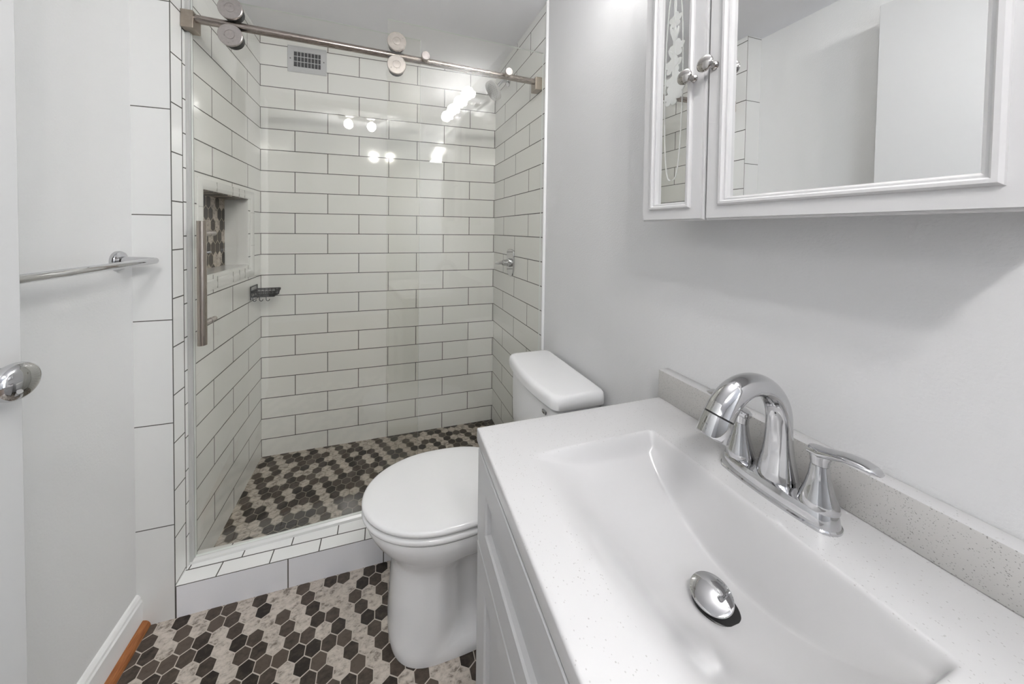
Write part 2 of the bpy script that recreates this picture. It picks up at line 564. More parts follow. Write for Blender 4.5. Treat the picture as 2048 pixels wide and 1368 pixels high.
bx(b, 1.6, 1.7, -2.1, WY0, 0, ZC); bx(b, 1.6, 1.7, WY1, YN, 0, ZC)
bx(b, 1.6, 1.7, WY0, WY1, 0, WZ0); bx(b, 1.6, 1.7, WY0, WY1, WZ1, ZC)
struct('wall_hall_right', b, m_hall, smooth=False)
b = new()
frame(b, (1, 2), (WY0, WY1, WZ0, WZ1), [(0, 0), (0, .06), (.045, .06), (.045, 0)], (0, 1.68, -1))
bx(b, 1.64, 1.67, (WY0 + WY1) / 2 - .015, (WY0 + WY1) / 2 + .015, WZ0 + .04, WZ1 - .04)
wf = struct('window_1', b, m_trim, smooth=False)
b = new(); bx(b, 1.653, 1.657, WY0 + .04, WY1 - .04, WZ0 + .04, WZ1 - .04)
obj('pane', b, m_window, wf, smooth=False)

# ================================================================== DOOR (open against the left wall)
HX, HY, EX, EY = -.625, -.06, -.556, .682
dv = Vector((EX - HX, EY - HY, 0)).normalized(); dn = Vector((dv.y, -dv.x, 0))   # dn points into the room
def dp(s, n_, z): return Vector((HX, HY, 0)) + dv * s + dn * n_ + Vector((0, 0, z))
LW = (Vector((EX, EY, 0)) - Vector((HX, HY, 0))).length
b = new()
loft(b, [[dp(0, 0, z), dp(LW, 0, z), dp(LW, -.034, z), dp(0, -.034, z)] for z in (.012, 1.955)])
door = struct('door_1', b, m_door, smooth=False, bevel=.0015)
kp = dp(LW - .062, 0, .935)
b = new(); lathe(b, kp, dn, [(0, .032), (.004, .032), (.008, .029), (.010, .022), (.010, .0)])
rose = obj('knob_rose', b, m_chrome, door)
b = new(); lathe(b, kp, dn, [(.009, .0125), (.030, .0115), (.034, .013), (.038, .019), (.044, .0245), (.050, .0272), (.055, .0272), (.060, .0255), (.064, .021), (.067, .013), (.068, .004), (.068, 0)], 48)
obj('door_knob', b, m_chrome, door)

# ================================================================== TOWEL BAR
t = thing('towel_bar', 'chrome towel bar on the left wall, running behind the open door', 'towel bar', (XS, 1.0, 1.07))
XBAR, YE = -.600, 1.076
b = new(); tube(b, [(XBAR, .705, 1.068), (XBAR, YE - .004, 1.068), (XBAR, YE, 1.068)], [.0085, .0085, .006], 20); obj('bar', b, m_chrome, t)
for y in (1.063, .72):
    b = new(); lathe(b, (XS, y, 1.069), (1, 0, 0), [(0, .0265), (.006, .0265), (.010, .024), (.012, .012), (.066, .009), (.078, .008)], 36)
    obj('post', b, m_chrome, t)

# ================================================================== SHOWER ENCLOSURE
def yr(x): return 1.174 + .054 * (x + .57)       # the bar runs very slightly out of square
ZR = 1.797
t = thing('shower_door_rail', 'round brushed steel rail spanning the shower opening between two square brackets', 'shower rail', (0, yr(0), ZR))
b = new(); tube(b, [(XL + .03, yr(XL + .03), ZR), (XR - .025, yr(XR - .025), ZR)], .0122, 28); obj('rail', b, m_steel, t)
for x0, x1 in ((XL + .001, XL + .033), (XR - .032, XR - .001)):
    xm = (x0 + x1) / 2
    b = new(); bx(b, x0, x1, yr(xm) - .015, yr(xm) + .030, ZR - .036, ZR + .017, .0015)
    obj('bracket', b, m_bracket, t, angle=20)


def panel(bm, x0, x1, off, z0, z1, th=.008):
    P = []
    for z in (z0, z1):
        P.append([Vector((x0, yr(x0) + off - th / 2, z)), Vector((x1, yr(x1) + off - th / 2, z)), Vector((x1, yr(x1) + off + th / 2, z)), Vector((x0, yr(x0) + off + th / 2, z))])
    loft(bm, P)
    setmat(bm, lambda f: abs(f.normal.y) < .5, 1)
    return bm


t = thing('fixed_glass_panel', 'fixed clear glass shower panel on the right, bolted to the rail', 'glass panel', (.33, yr(.33) - .031, .1))
b = new(); panel(b, .015, XR - .008, -.031, .102, 1.905); obj('glass_pane', b, [m_glass, m_edge], t, smooth=False, recalc=True)
for x in (.150, .485):
    b = new(); lathe(b, (x, yr(x) - .023, ZR), (0, -1, 0), [(-.0107, .008), (.0122, .008), (.0122, .0155), (.020, .0155), (.0215, .014), (.0215, 0)], 32)
    obj('rail_bolt', b, m_disc, t)
t = thing('sliding_glass_door', 'sliding clear glass shower door on the left, hung from four round rollers', 'shower door', (-.2, yr(-.2) + .022, .1))
b = new(); panel(b, XL + .012, .138, .022, .104, 1.885); obj('glass_pane', b, [m_glass, m_edge], t, smooth=False)
for x in (-.455, .047):
    for zz, r in ((.041, .0335), (-.041, .0335)):
        c = (x, yr(x), ZR + zz)
        b = new(); lathe(b, c, (0, -1, 0), [(.0180, .010), (.0180, r), (.0235, r), (.0247, r - .0015), (.0247, .0145), (.0236, .0141), (.0236, .0125), (.0247, .0121), (.0250, .004), (.0250, 0)], 48)
        ro = obj('roller', b, m_disc, t, angle=25)
        b = new(); lathe(b, c, (0, -1, 0), [(-.0178, .012), (-.010, .012), (-.010, .0284), (.0125, .0284), (.0125, r - .0008), (.0179, r - .0008), (.0179, 0)], 40)
        obj('rubber_wheel', b, m_rubber, ro)
XH = -.529; yh = yr(XH) + .022 - .048
b = new(); tube(b, [(XH, yh, .800), (XH, yh, 1.1805)], .0122, 28)
hd = obj('handle', b, m_steel_v, t)
for z in (.862, 1.142):
    b = new(); lathe(b, (XH, yh, z), (0, 1, 0), [(.008, .008), (.043, .008), (.043, .0095), (.053, .0095), (.053, .008), (.075, .008), (.075, 0)], 24)
    obj('standoff', b, m_disc, hd)
t = obj('jamb_seal', new() if False else prism(new(), [(XL + .0005, 1.184), (XL + .008, 1.184), (XL + .0112, 1.190), (XL + .0112, 1.206), (XL + .0005, 1.212)], 2, .098, 1.885), m_seal, smooth=False)
tag(t, 'clear vinyl seal strip down the left tiled jamb beside the sliding glass door', 'door seal')
b = new()
loft(b, [[Vector((x, yr(x) + .022 + dy, z)) for dy, z in ((-.013, .086), (-.012, .0975), (-.006, .1035), (.006, .1035), (.008, .086))] for x in (XL + .002, XR - .002)])
t = obj('door_track', b, m_track, smooth=False)
tag(t, 'low clear track along the white tiled curb under the glass panels', 'door track')

# ================================================================== SHOWER FITTINGS
t = thing('shower_fixture', 'pale rounded shower head on a bent chrome arm, high on the right shower wall', 'shower head', (XR, 1.6, 1.965))
b = new(); lathe(b, (XR, 1.6, 1.965), (-1, 0, 0), [(0, .028), (.004, .028), (.010, .018), (.012, .0)], 32); obj('wall_flange', b, m_chrome, t)
hc = Vector((.565, 1.60, 1.905)); hdn = Vector((-.62, -.28, -.62)).normalized()
b = new(); tube(b, [(XR, 1.6, 1.965), (.635, 1.6, 1.966), (.615, 1.6, 1.96), (.602, 1.6, 1.948), hc - hdn * .028], .0085, 16); obj('arm', b, m_chrome, t)
d_, u_, v_ = basis(hdn)
b = new()
loft(b, [ring(hc - hdn * .030, u_, v_, .014, .014, 40), ring(hc - hdn * .016, u_, v_, .020, .022, 40), ring(hc - hdn * .008, u_, v_, .036, .044, 40, 2.6), ring(hc, u_, v_, .041, .054, 40, 2.8), ring(hc + hdn * .006, u_, v_, .040, .053, 40, 2.8), ring(hc + hdn * .008, u_, v_, .037, .050, 40, 2.8)])
hb = obj('head', b, m_plastic, t, angle=50)
b = new()
for i in range(-4, 5):
    for j in range(-6, 7):
        if (i / 4.4) ** 2 + (j / 6.4) ** 2 < 1 and (i + j) % 2 == 0:
            lathe(b, hc + hdn * .0078 + u_ * (i * .0068) + v_ * (j * .0066), hdn, [(0, .0017), (.0015, .0014)], 8)
obj('nozzle_pattern', b, simple('grey silicone', (.22, .22, .22), .5), hb)

t = thing('shower_valve', 'chrome shower valve with a lever handle on the right shower wall', 'shower valve', (XR, 1.545, .99))
b = new()
out = []
for (y, z) in ((-.043, .055), (-.036, .066), (-.015, .071), (.015, .071), (.036, .066), (.043, .055), (.044, .01), (.040, -.04), (.030, -.062), (.012, -.071), (-.012, -.071), (-.030, -.062), (-.040, -.04), (-.044, .01)):
    out.append((1.535 + y, .993 + z))
prism(b, out, 0, XR - .009, XR + .001)
obj('wall_plate', b, m_chrome, t, bevel=.003)
b = new(); lathe(b, (XR - .008, 1.535, .993), (-1, 0, 0), [(0, .024), (.012, .022), (.016, .017), (.04, .0155), (.043, .012), (.043, 0)], 28)
kb = obj('valve_stem', b, m_chrome, t)
b = new(); tube(b, [(XR - .040, 1.535, .993), (XR - .052, 1.550, .992), (XR - .062, 1.575, .988), (XR - .064, 1.592, .985)], [.012, .0125, .0105, .0075], 16, .8)
obj('lever', b, m_chrome, kb)

# wire soap basket
SY0, SY1, SX1, SZ = 1.664, 1.742, -.480, .868
t = thing('soap_basket', 'small black wire soap basket with hooks on the left shower wall below the niche', 'soap basket', (XL, 1.70, .84))
b = new(); bx(b, XL + .0005, XL + .003, SY0 + .006, SY1 - .004, SZ - .022, SZ + .026, .001); obj('wall_plate', b, m_clear, t)
b = new()
rw = .0026
def rect(bm, x0, x1, y0, y1, z):
    tube(bm, [(x0, y0, z), (x1, y0, z)], rw, 8); tube(bm, [(x1, y0, z), (x1, y1, z)], rw, 8)
    tube(bm, [(x1, y1, z), (x0, y1, z)], rw, 8); tube(bm, [(x0, y1, z), (x0, y0, z)], rw, 8)
rect(b, XL + .005, SX1, SY0, SY1, SZ); rect(b, XL + .008, SX1 - .006, SY0 + .004, SY1 - .004, SZ - .026)
rect(b, XL + .005, SX1, SY0, SY1, SZ - .006)
for y in (SY0, SY1):
    tube(b, [(XL + .005, y, SZ - .04), (XL + .005, y, SZ + .02)], rw, 8)
tube(b, [(XL + .005, SY0, SZ + .02), (XL + .005, SY1, SZ + .02)], rw, 8)
for i in range(6):
    y = lerp(SY0, SY1, i / 5); yy = lerp(SY0 + .004, SY1 - .004, i / 5)
    tube(b, [(SX1, y, SZ), (SX1 - .006, yy, SZ - .026), (XL + .008, yy, SZ - .026), (XL + .005, y, SZ)], .0018, 6)
for i in range(7):
    x = lerp(XL + .006, SX1 - .006, i / 6)
    tube(b, [(x, SY0, SZ), (x, SY0 + .004, SZ - .026), (x, SY1 - .004, SZ - .026), (x, SY1, SZ)], .0018, 6)
obj('wire_basket', b, m_black, t)
for x in (-.572, -.545, -.518):
    b = new(); tube(b, [(x, SY0 + .004, SZ - .026)] + [(x + .007 - .007 * math.cos(a), SY0 + .003, SZ - .038 - .008 * math.sin(a)) for a in [PI * k / 8 for k in range(9)]], .0016, 8)
    obj('hook', b, m_black, t)

# vent grille
VX0, VX1, VZ0, VZ1 = -.462, -.2815, 1.952, 2.083
OX0, OX1, OZ0, OZ1 = -.4335, -.3065, 1.981, 2.058
t = thing('vent_grille', 'grey metal vent grille high on the tiled back wall of the shower', 'vent', ((VX0 + VX1) / 2, YB, 2.0))
b = new(); frame(b, (0, 2), (VX0, VX1, VZ0, VZ1), [(0, 0), (0, .004), (.003, .006), (OX0 - VX0 - .002, .006), (OX0 - VX0, .003), (OX0 - VX0, 0)], (1, YB, -1))
obj('frame', b, m_vent, t, angle=20)
b = new(); bx(b, VX0 + .02, VX1 - .02, YB - .0015, YB - .0005, VZ0 + .02, VZ1 - .02); obj('duct_shade_sheet', b, m_duct_shade, t, smooth=False)  # flat dark sheet over the tile, painting the shade inside a duct
b = new()
for i in range(1, 8):
    x = lerp(OX0, OX1, i / 8); bx(b, x - .0012, x + .0012, YB - .005, YB - .0015, OZ0, OZ1)
for i in range(1, 3):
    z = lerp(OZ0, OZ1, i / 3 - .02); bx(b, OX0, OX1, YB - .0055, YB - .003, z - .0014, z + .0014)
obj('bars', b, m_vent, t, smooth=False)
for x in (VX0 + .013, VX1 - .013):
    b = new(); lathe(b, (x, YB - .006, (VZ0 + VZ1) / 2), (0, -1, 0), [(0, .0035), (.0015, .003), (.002, 0)], 14); obj('screw', b, simple('dark screw', (.2, .2, .2), .4, 1), t)

# ================================================================== TOILET
TY = .943
t = thing('toilet', 'white porcelain two piece toilet with the lid down, beside the vanity', 'toilet', (.25, TY, 0))


def egg(x0, x1, hw, xw, n=64, e=2.0, rear=None, er=2.6):
    """outline: round nose at x0, widest at xw, back at x1. list of (x,y) from nose round"""
    pts = []
    for i in range(n):
        a = 2 * PI * i / n
        c, s = math.cos(a), math.sin(a)
        if c <= 0:
            x = xw + (xw - x0) * math.copysign(abs(c) ** (2 / e), c); y = hw * math.copysign(abs(s) ** (2 / e), s)
        else:
            x = xw + (x1 - xw) * abs(c) ** (2 / er); y = hw * math.copysign(abs(s) ** (2 / er), s)
        pts.append((x, y))
    return pts


def bowl_ring(z, x0, x1, hw, xw, dent=0.0, xd=.185, e=2.0, er=2.6):
    out = []
    for x, y in egg(x0, x1, hw, xw, e=e, er=er):
        if dent:
            k = sstep((x - xd) / .035)
            y *= 1 - dent * k
        out.append(Vector((x, TY + y, z)))
    return out


b = new()
rs = [bowl_ring(0, .022, .47, .135, .17, 0, e=2.9), bowl_ring(.018, .019, .47, .137, .17, 0, e=2.9), bowl_ring(.035, .020, .47, .136, .17, .10, e=2.9),
      bowl_ring(.05, .021, .47, .134, .17, .30, e=2.8), bowl_ring(.08, .023, .47, .132, .17, .36, e=2.7),
      bowl_ring(.15, .027, .46, .126, .17, .38, e=2.6), bowl_ring(.20, .032, .46, .121, .17, .36, e=2.5), bowl_ring(.226, .033, .46, .120, .17, .26, e=2.4),
      bowl_ring(.245, .024, .46, .124, .17, .14, e=2.25), bowl_ring(.265, .002, .46, .134, .17, .05, e=2.1), bowl_ring(.29, -.024, .46, .145, .17, 0),
      bowl_ring(.315, -.039, .46, .150, .17, 0), bowl_ring(.330, -.044, .46, .151, .17, 0), bowl_ring(.338, -.041, .46, .149, .17, 0),
      bowl_ring(.339, .0, .40, .11, .17, 0)]
loft(b, rs); obj('bowl', b, m_porc, t, angle=60)


def pad(z0, z1, x0, x1, hw, r, dome=0):
    bm = new(); L = []
    for dz, ins in ((0, r), (.25 * r, .35 * r), (r, 0)):
        L.append((z0 + dz, ins))
    for dz, ins in ((r, 0), (.3 * r, .3 * r), (0, r)):
        L.append((z1 - dz, ins))
    if dome: L += [(z1 + dome * .5, .03), (z1 + dome * .85, .07), (z1 + dome, .12)]
    rings = []
    for z, ins in L:
        rings.append([Vector((x, TY + y, z)) for x, y in egg(x0 + ins, x1 - ins, hw - ins, .175)])
    loft(bm, rings); return bm


obj('seat', pad(.3425, .3585, -.054, .405, .1555, .006), m_seat, t, angle=60)
obj('lid', pad(.3635, .381, -.054, .412, .1555, .0075, dome=.004), m_seat, t, angle=60)
for s in (-1, 1):
    b = new(); lathe(b, (.408, TY + s * .075 - .022, .357), (0, 1, 0), [(0, .0), (0, .013), (.044, .013), (.044, 0)], 20)
    obj('hinge', b, m_seat, t)


def tank_ring(z, x0, x1, hw, bow, r=.03, n=14):
    """plan outline with a bowed front (x0 side)"""
    out = []
    pts = []
    for i in range(n + 1):      # front edge, from -hw to +hw
        y = lerp(-hw + r, hw - r, i / n)
        pts.append((x0 - bow * (1 - (y / hw) ** 2), y))
    f0 = pts[-1]
    for i in range(1, 6):
        a = PI / 2 * i / 6
        pts.append((f0[0] + r * (1 - math.cos(a)), hw - r + r * math.sin(a)))
    r2 = r * .7
    pts.append((f0[0] + r, hw))
    for i in range(0, 7):
        a = PI / 2 * i / 6
        pts.append((x1 - r2 + r2 * math.sin(a), hw - r2 + r2 * math.cos(a)))
    full = pts + [(x, -y) for x, y in reversed(pts[n + 1:])]
    return [Vector((x, TY + .005 + y, z)) for x, y in full]


b = new()
loft(b, [tank_ring(.345, .50, .63, .150, .012), tank_ring(.36, .49, .635, .158, .016), tank_ring(.50, .482, .635, .163, .018), tank_ring(.638, .481, .633, .164, .02), tank_ring(.6405, .486, .628, .158, .018), tank_ring(.6485, .486, .628, .158, .018)])
obj('tank', b, m_porc, t, angle=50)
b = new()
LX0, LX1, LH, LB = .470, .6405, .174, .022
loft(b, [tank_ring(.6485, LX0 + .008, LX1 - .004, LH - .007, LB), tank_ring(.652, LX0 + .001, LX1, LH - .001, LB), tank_ring(.672, LX0, LX1, LH, LB),
         tank_ring(.683, LX0 + .002, LX1 - .001, LH - .002, LB), tank_ring(.689, LX0 + .007, LX1 - .005, LH - .007, LB), tank_ring(.691, LX0 + .016, LX1 - .012, LH - .016, LB, .025)])
obj('tank_lid', b, m_porc, t, angle=60)
b = new(); bx(b, .4585, .466, TY - .128, TY - .108, .622, .632, .002)
obj('flush_lever', b, m_chrome, t)

# ================================================================== VANITY
VY0, VY1, ZT = .012, .5855, .774
def xf(y): return .1795 - (.5532 - y) * .043      # front edge is a touch out of square
def vx(x, y, x_back=.64):                       # spread that skew over the depth
    k = (x_back - x) / (x_back - .1795)
    return x + (xf(y) - .1795) * max(0, min(1.05, k))


def skew(bm):
    for v in bm.verts: v.co.x = vx(v.co.x, v.co.y)
    return bm


t = thing('vanity_cabinet', 'white painted shaker vanity cabinet under the sink top', 'vanity cabinet', (.42, .3, 0))
FX = .197
b = new()
bx(b, FX, .652, VY1 - .028, VY1 - .012, .085, .7475); bx(b, FX, .652, VY0 + .012, VY0 + .028, .085, .7475)
bx(b, FX, .652, VY0 + .028, VY1 - .028, .085, .100); bx(b, .640, .652, VY0 + .028, VY1 - .028, .1, .7475)
bx(b, FX, FX + .016, VY0 + .028, VY1 - .028, .1, .7475)
skew(b); obj('cabinet_body', b, m_cabv, t, smooth=False)
b = new(); bx(b, FX + .05, .652, VY0 + .014, VY1 - .014, 0, .085); skew(b); obj('toe_kick', b, m_cabv, t, smooth=False)


def shaker(y0, y1, z0, z1, wr, x, th=.018, rec=.010):
    bm = new()
    frame(bm, (1, 2), (y0, y1, z0, z1), [(0, 0), (0, th - .002), (.002, th), (wr - .006, th), (wr - .002, th - .003), (wr, th - rec), (wr, 0)], (0, x, -1))
    bx(bm, x - (th - rec), x, y0 + wr - .001, y1 - wr + .001, z0 + wr - .001, z1 - wr + .001)
    return skew(bm)


obj('drawer_front', shaker(VY0 + .014, VY1 - .013, .566, .742, .058, FX), m_cabv, t, smooth=False)
ym = (VY0 + VY1) / 2
obj('door', shaker(ym + .001, VY1 - .013, .100, .562, .058, FX), m_cabv, t, smooth=False)
obj('door', shaker(VY0 + .014, ym - .001, .100, .562, .058, FX), m_cabv, t, smooth=False)

# sink top: slab with an integral ramped basin as one height field
BX0, BX1, BY0, BY1 = .236, .512, .142, .489
BYC = (BY0 + BY1) / 2


def depth(x, y):
    # x measured in unskewed coordinates
    if x <= BX0 or x >= BX1 or y <= BY0 or y >= BY1: return 0
    u = (y - BYC) / ((BY1 - BY0) / 2)
    ends = max(0, 1 - abs(u) ** 2.0) ** 1.0
    back = sstep((BX1 - x) / .030)
    front = sstep((x - BX0) / .18)
    wall = sstep((BY1 - y) / .016) * sstep((y - BY0) / .012) * sstep((x - BX0) / .02)
    return .016 * wall * sstep((BX1 - x) / .014) * sstep((x - BX0 - .004) / .10) + .092 * ends * back * front


b = new()
xs = sorted(set([round(v, 5) for v in [.1795, .1800, .1815, .1835, .19] + [lerp(.19, .238, i / 6) for i in range(7)] + [lerp(.238, .272, i / 12) for i in range(13)] + [lerp(.272, .47, i / 50) for i in range(51)] + [lerp(.47, .516, i / 24) for i in range(25)] + [lerp(.516, .64, i / 8) for i in range(9)]]))
ys = sorted(set([round(v, 5) for v in [VY0, VY0 + .0005, VY0 + .002, VY0 + .004] + [lerp(.016, .138, i / 8) for i in range(9)] + [lerp(.138, .16, i / 11) for i in range(12)] + [lerp(.16, .47, i / 80) for i in range(81)] + [lerp(.47, .493, i / 12) for i in range(13)] + [lerp(.493, .5815, i / 6) for i in range(7)] + [VY1 - .002, VY1 - .0005, VY1]]))
def edge_drop(x, y):
    d = min(x - .1795, VY1 - y, y - VY0)
    return .004 - math.sqrt(max(0, .004 ** 2 - max(0, .004 - d) ** 2)) if d < .004 else 0
G = [[b.verts.new((vx(x, y), y, ZT - depth(x, y) - edge_drop(x, y))) for y in ys] for x in xs]
nx, ny = len(xs), len(ys)
for i in range(nx - 1):
    for j in range(ny - 1):
        f = b.faces.new((G[i][j], G[i + 1][j], G[i + 1][j + 1], G[i][j + 1]))
        xm_, ym_ = (xs[i] + xs[i + 1]) / 2, (ys[j] + ys[j + 1]) / 2
zb = ZT - .026
rim = [G[i][0] for i in range(nx)] + [G[-1][j] for j in range(1, ny)] + [G[i][-1] for i in range(nx - 2, -1, -1)] + [G[0][j] for j in range(ny - 2, 0, -1)]
low = [b.verts.new((v.co.x, v.co.y, zb)) for v in rim]
for i in range(len(rim)):
    j = (i + 1) % len(rim)
    b.faces.new((rim[i], low[i], low[j], rim[j]))
t = thing('sink_top', 'white speckled quartz sink top with an integral rectangular basin, on the vanity cabinet', 'sink top', (.42, .3, ZT))
st = obj('basin_slab', b, m_quartz, t, angle=75)
DC = Vector((.426, .303, 0)); zd = ZT - depth(DC.x + .008, DC.y)
b = new(); lathe(b, (DC.x + .001, DC.y - .001, zd + .0005), (0, 0, 1), [(-.004, .0262), (.0026, .0262), (.0034, .0252), (.0034, .012), (.0034, .0)], 40, False, False)
obj('drain_shade_disc', b, m_rubber, t)  # solid black disc painted in for the shade of the drain hole
dd = Vector((-.34, -.06, 1)).normalized()
b = new(); lathe(b, (DC.x, DC.y, zd - .002), dd, [(-.004, .009), (.0205, .009), (.0205, .0222), (.0225, .0240), (.0241, .0235), (.0257, .0198), (.0268, .0120), (.0273, .0)], 48)
t2 = tag(obj('drain_stopper', b, m_chrome), 'round chrome pop up drain stopper in the white basin', 'drain stopper')
# backsplash
b = new(); bx(b, .6255, .6545, VY0, VY1, ZT, .8395, .0025)
setmat(b, lambda f: f.normal.z > .6, 1)
tag(obj('backsplash', b, [m_splash, m_quartz]), 'grey speckled quartz backsplash along the wall behind the faucet', 'backsplash')

# faucet
FXC, FYC = .566, .3210
t = thing('faucet', 'chrome two handle faucet with a gooseneck spout on the sink top', 'faucet', (FXC, FYC, ZT))
def stad(z, l, wd, n=48):
    out = []
    for i in range(n):
        a = 2 * PI * i / n
        c, s = math.cos(a), math.sin(a)
        out.append(Vector((FXC + wd * c, FYC + (l - wd) * max(-1, min(1, s * 1.6)) + wd * s, z)))
    return out
b = new(); loft(b, [stad(ZT, .0715, .0265), stad(ZT + .003, .0715, .0265), stad(ZT + .0045, .0700, .025), stad(ZT + .0215, .0675, .0225), stad(ZT + .0232, .0665, .0215), stad(ZT + .0238, .063, .018)])
obj('base_plate', b, m_chrome, t, angle=28)
pts, rr, ff = [], [], []
for z, r, f in ((.790, .0245, 1), (.797, .0240, 1), (.810, .0225, .95), (.830, .0190, .9), (.850, .0168, .9), (.868, .0156, .92)):
    pts.append((FXC + .006, FYC, z)); rr.append(r); ff.append(f)
cx, cz, ra = FXC + .006 - .0635, .880, .0635
for i in range(0, 21):
    a = math.radians(152) * i / 20
    pts.append((cx + ra * math.cos(a), FYC, cz + ra * math.sin(a))); rr.append(lerp(.0152, .0175, max(0, i - 6) / 14)); ff.append(1)
a = math.radians(152); e = Vector((cx + ra * math.cos(a), FYC, cz + ra * math.sin(a))); tg = Vector((-math.sin(a), 0, math.cos(a)))
pts.append(e + tg * .0025); rr.append(.0178); ff.append(1)
b = new(); tube(b, pts, rr, 32, ff, up=(0, 1, 0)); sp = obj('spout', b, m_chrome, t, angle=60)
b = new(); lathe(b, e + tg * .0025, tg, [(-.001, .0168), (.0028, .0168)], 32); obj('seam_ring', b, m_rubber, sp)
b = new(); lathe(b, e + tg * .0048, tg, [(0, .0180), (.027, .0188), (.029, .0175), (.029, .012), (.025, .010), (.025, 0)], 36); obj('spray_head', b, m_chrome, sp)
for s, yc in ((-1, .2720), (1, .3685)):
    b = new(); lathe(b, (FXC + .001, yc, ZT + .022), (0, 0, 1), [(0, .0200), (.002, .0204), (.010, .0186), (.023, .0146), (.040, .0108), (.054, .0092), (.056, .0088), (.056, .0)], 36)
    hb = obj('handle_base', b, m_chrome, t, angle=50)
    b = new()
    z0 = ZT + .0785
    # hub flaring up into the lever
    U, V = Vector((1, 0, 0)), Vector((0, 1, 0))
    loft(b, [ring(Vector((FXC + .001, yc + s * dy, z)), U, V, a_, b_, 24) for dy, z, a_, b_ in ((0, z0, .0092, .0092), (0, z0 + .007, .0096, .0098), (.0005, z0 + .013, .0106, .0118), (.001, z0 + .0185, .0112, .0132), (.001, z0 + .0205, .0098, .0118))])
    lv = []
    for dy, zc, wx, hz in ((-.010, .8670, .0090, .0058), (.002, .8685, .0120, .0074), (.013, .8730, .0122, .0068), (.026, .8780, .0122, .0056), (.040, .8795, .0126, .0050), (.049, .8785, .0108, .0042), (.0545, .8770, .0055, .0022)):
        lv.append(ring(Vector((FXC + .001, yc + s * dy, zc)), U, Vector((0, 0, 1)), wx, hz, 24))
    loft(b, lv)
    obj('lever', b, m_chrome, hb, angle=60)

# ================================================================== MEDICINE CABINET
MX = .543
CZ0, CZ1 = 1.1835, 1.86
t = thing('medicine_cabinet', 'white framed mirror cabinet with a narrow etched door, on the wall above the sink', 'medicine cabinet', (XW, .33, CZ0))
b = new(); bx(b, MX + .019, XW - .001, .124, .553, CZ0 + .006, CZ1 - .004); obj('cabinet_body', b, m_cab, t, smooth=False, bevel=.001)
P = [(0, -.018), (0, -.006), (.0015, -.0045), (.003, -.004), (.0035, 0), (.0235, 0), (.0240, .003), (.0265, .0055), (.0300, .0055), (.0318, .003), (.0322, 0), (.0345, .0005), (.0370, -.001), (.0372, -.008), (.0372, -.018)]
def door_frame(y0, y1, k=1.0):
    bm = new(); frame(bm, (1, 2), (y0, y1, CZ0, CZ1), [(i * k, h) for i, h in P], (0, MX, -1)); return bm
dr = obj('mirror_door', door_frame(.119, .4215), m_cab, t, angle=20)
b = new(); bx(b, MX + .0075, MX + .012, .119 + .036, .4215 - .036, CZ0 + .036, CZ1 - .036); obj('mirror', b, m_mirror, dr, smooth=False)
def knob(y, z, parent):
    bm = new(); lathe(bm, (MX - .001, y, z), (-1, 0, 0), [(0, .0075), (.002, .0065), (.004, .0045), (.013, .0042), (.016, .007), (.018, .0110), (.0205, .0132), (.0235, .0132), (.0262, .0110), (.0278, .006), (.0282, 0)], 36)
    obj('knob', bm, m_nickel, parent)
knob(.4095, 1.4455, dr)
NK = .96
nd = obj('etched_door', door_frame(.4245, .5605, NK), m_cab, t, angle=20)
gy0, gy1 = .4245 + .036 * NK, .5605 - .036 * NK
b = new(); bx(b, MX + .0075, MX + .012, gy0, gy1, CZ0 + .036 * NK, CZ1 - .036 * NK)
gm = obj('mirror', b, m_mirror, nd, smooth=False)
knob(.4465, 1.440, nd)
# frosted flower and arch pattern on the narrow mirror
b = new()
XE = MX + .0071
NP = [0]
def petal(y, z, ang, L, W):
    NP[0] += 1; XP = XE - .00002 * NP[0]
    n_ = 14; ps = []
    for i in range(n_):
        a = 2 * PI * i / n_
        r1 = L / 2 * math.cos(a); r2 = W / 2 * math.sin(a) * (1 + .12 * math.cos(5 * a))
        ps.append((y + (r1 + L / 2) * math.sin(ang) + r2 * math.cos(ang), z + (r1 + L / 2) * math.cos(ang) - r2 * math.sin(ang)))
    loft(b, [[Vector((XE + .0003, yy, zz)) for yy, zz in ps], [Vector((XP, yy, zz)) for yy, zz in ps]])
gc = (gy0 + gy1) / 2
def flower(y, z, s):
    for a, L, W in ((-.2, .030, .020), (.9, .026, .018), (-1.1, .028, .018), (2.2, .020, .016), (-2.3, .022, .017), (.35, .022, .014)):
        petal(y, z, a, L * s, W * s)
def stemm(y0, z0, y1, z1, wd):
    b2 = math.atan2(y1 - y0, z1 - z0); L = math.hypot(y1 - y0, z1 - z0); petal(y0, z0, b2, L, wd)
gf = gc + .003
flower(gf, 1.574, .62); flower(gf - .004, 1.517, .72); flower(gf + .003, 1.487, .78); flower(gf - .001, 1.452, .85); flower(gf - .004, 1.436, .85); flower(gf + .005, 1.424, .7)
flower(gf, 1.63, .5)
stemm(gf, 1.52, gf, 1.575, .0055); stemm(gf, 1.535, gf + .010, 1.570, .005); stemm(gf - .001, 1.535, gf - .008, 1.562, .005); stemm(gf, 1.455, gf, 1.49, .006)
stemm(gf + .001, 1.50, gf + .012, 1.525, .006); stemm(gf, 1.485, gf - .013, 1.497, .005); stemm(gf, 1.485, gf, 1.525, .006); stemm(gf, 1.575, gf, 1.635, .004)
obj('etched_flower', b, m_etch, nd, smooth=False)
b = new()
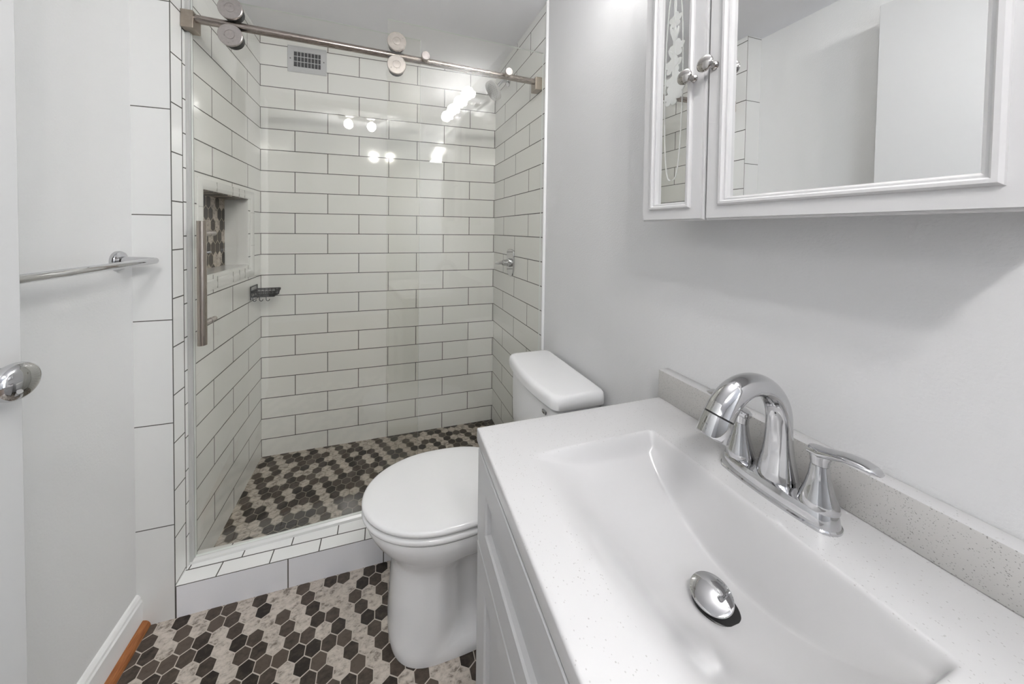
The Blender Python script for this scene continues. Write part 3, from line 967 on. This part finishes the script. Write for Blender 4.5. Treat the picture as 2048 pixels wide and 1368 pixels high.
for sgn in (-1, 1):      # the etched oval border
    pr = None
    for i in range(41):
        a = lerp(-PI / 2, PI / 2, i / 40)
        yy = gf + sgn * .0195 * max(0.02, math.cos(a)) ** .6; zz = 1.45 + .186 * math.sin(a)
        if pr:
            dy, dz = yy - pr[0], zz - pr[1]; L = math.hypot(dy, dz) or 1; ny_, nz_ = -dz / L * .0011, dy / L * .0011
            ps = [(pr[0] + ny_, pr[1] + nz_), (yy + ny_, zz + nz_), (yy - ny_, zz - nz_), (pr[0] - ny_, pr[1] - nz_)]
            loft(b, [[Vector((XE + .0002, p, q)) for p, q in ps], [Vector((XE - .0002, p, q)) for p, q in ps]])
        pr = (yy, zz)
obj('etched_border', b, m_etch, nd, smooth=False)

# ================================================================== LIGHTS OF THE ROOM, PLUS ADDED HALL FILL
t = thing('vanity_light', 'chrome bar light with four round white bulbs above the medicine cabinet', 'vanity light', (XW, .385, 1.965))
b = new()
o = [(.085, 1.965), (.125, 1.918), (.645, 1.918), (.685, 1.965), (.645, 2.012), (.125, 2.012)]
prism(b, o, 0, XW - .022, XW - .0005); obj('back_plate', b, m_chrome, t, bevel=.006)
for y in (.18, .317, .453, .59):
    b = new(); lathe(b, (XW - .022, y, 1.965), (-1, 0, 0), [(0, .026), (.010, .025), (.018, .019), (.045, .018), (.045, 0)], 28); so = obj('socket', b, m_chrome, t)
    b = new(); lathe(b, (XW - .06, y, 1.965), (-1, 0, 0), [(0, .013), (.010, .015)] + [(.052 - .036 * math.cos(a), .036 * math.sin(a)) for a in [lerp(.45, PI - .02, k / 16) for k in range(17)]], 28)
    obj('bulb', b, m_bulb, so)
t = thing('hall_ceiling_lamp', 'two bulb ceiling lamp in the hall behind the doorway', 'ceiling lamp', (-.01, -.42, ZC))
b = new(); bx(b, -.18, .16, -.47, -.37, ZC - .02, ZC, .004); obj('lamp_base', b, m_nickel, t)
for x in (-.10, .085):
    b = new(); lathe(b, (x, -.42, ZC - .02), (0, 0, -1), [(0, .02), (.012, .02), (.012, 0)], 24); so = obj('socket', b, m_nickel, t)
    b = new(); lathe(b, (x, -.42, ZC - .03), (0, 0, -1), [(.04 - .036 * math.cos(a), .036 * math.sin(a)) for a in [lerp(.35, PI - .02, k / 16) for k in range(17)]], 28)
    obj('bulb', b, m_lamp, so)
for x0, x1, lab in ((.92, 1.56, 'added fill light panel on the ceiling at the right end of the hall'), (-1.56, -.92, 'added fill light panel on the ceiling at the left end of the hall')):  # unseen panels added as soft fill, kept out of the glass reflections
    t = thing('hall_fill_panel', lab, 'ceiling lamp', ((x0 + x1) / 2, -1.1, ZC), 'added hall fill panels')
    b = new(); frame(b, (0, 1), (x0, x1, -1.9, -.3), [(0, 0), (0, .03), (.02, .03), (.02, .024), (.02, 0)], (2, ZC, -1)); obj('fill_frame', b, m_trim, t, smooth=False)
    b = new(); bx(b, x0 + .02, x1 - .02, -1.88, -.32, ZC - .025, ZC - .002); obj('diffuser', b, m_fill if x0 > 0 else m_fill_dim, t, smooth=False)
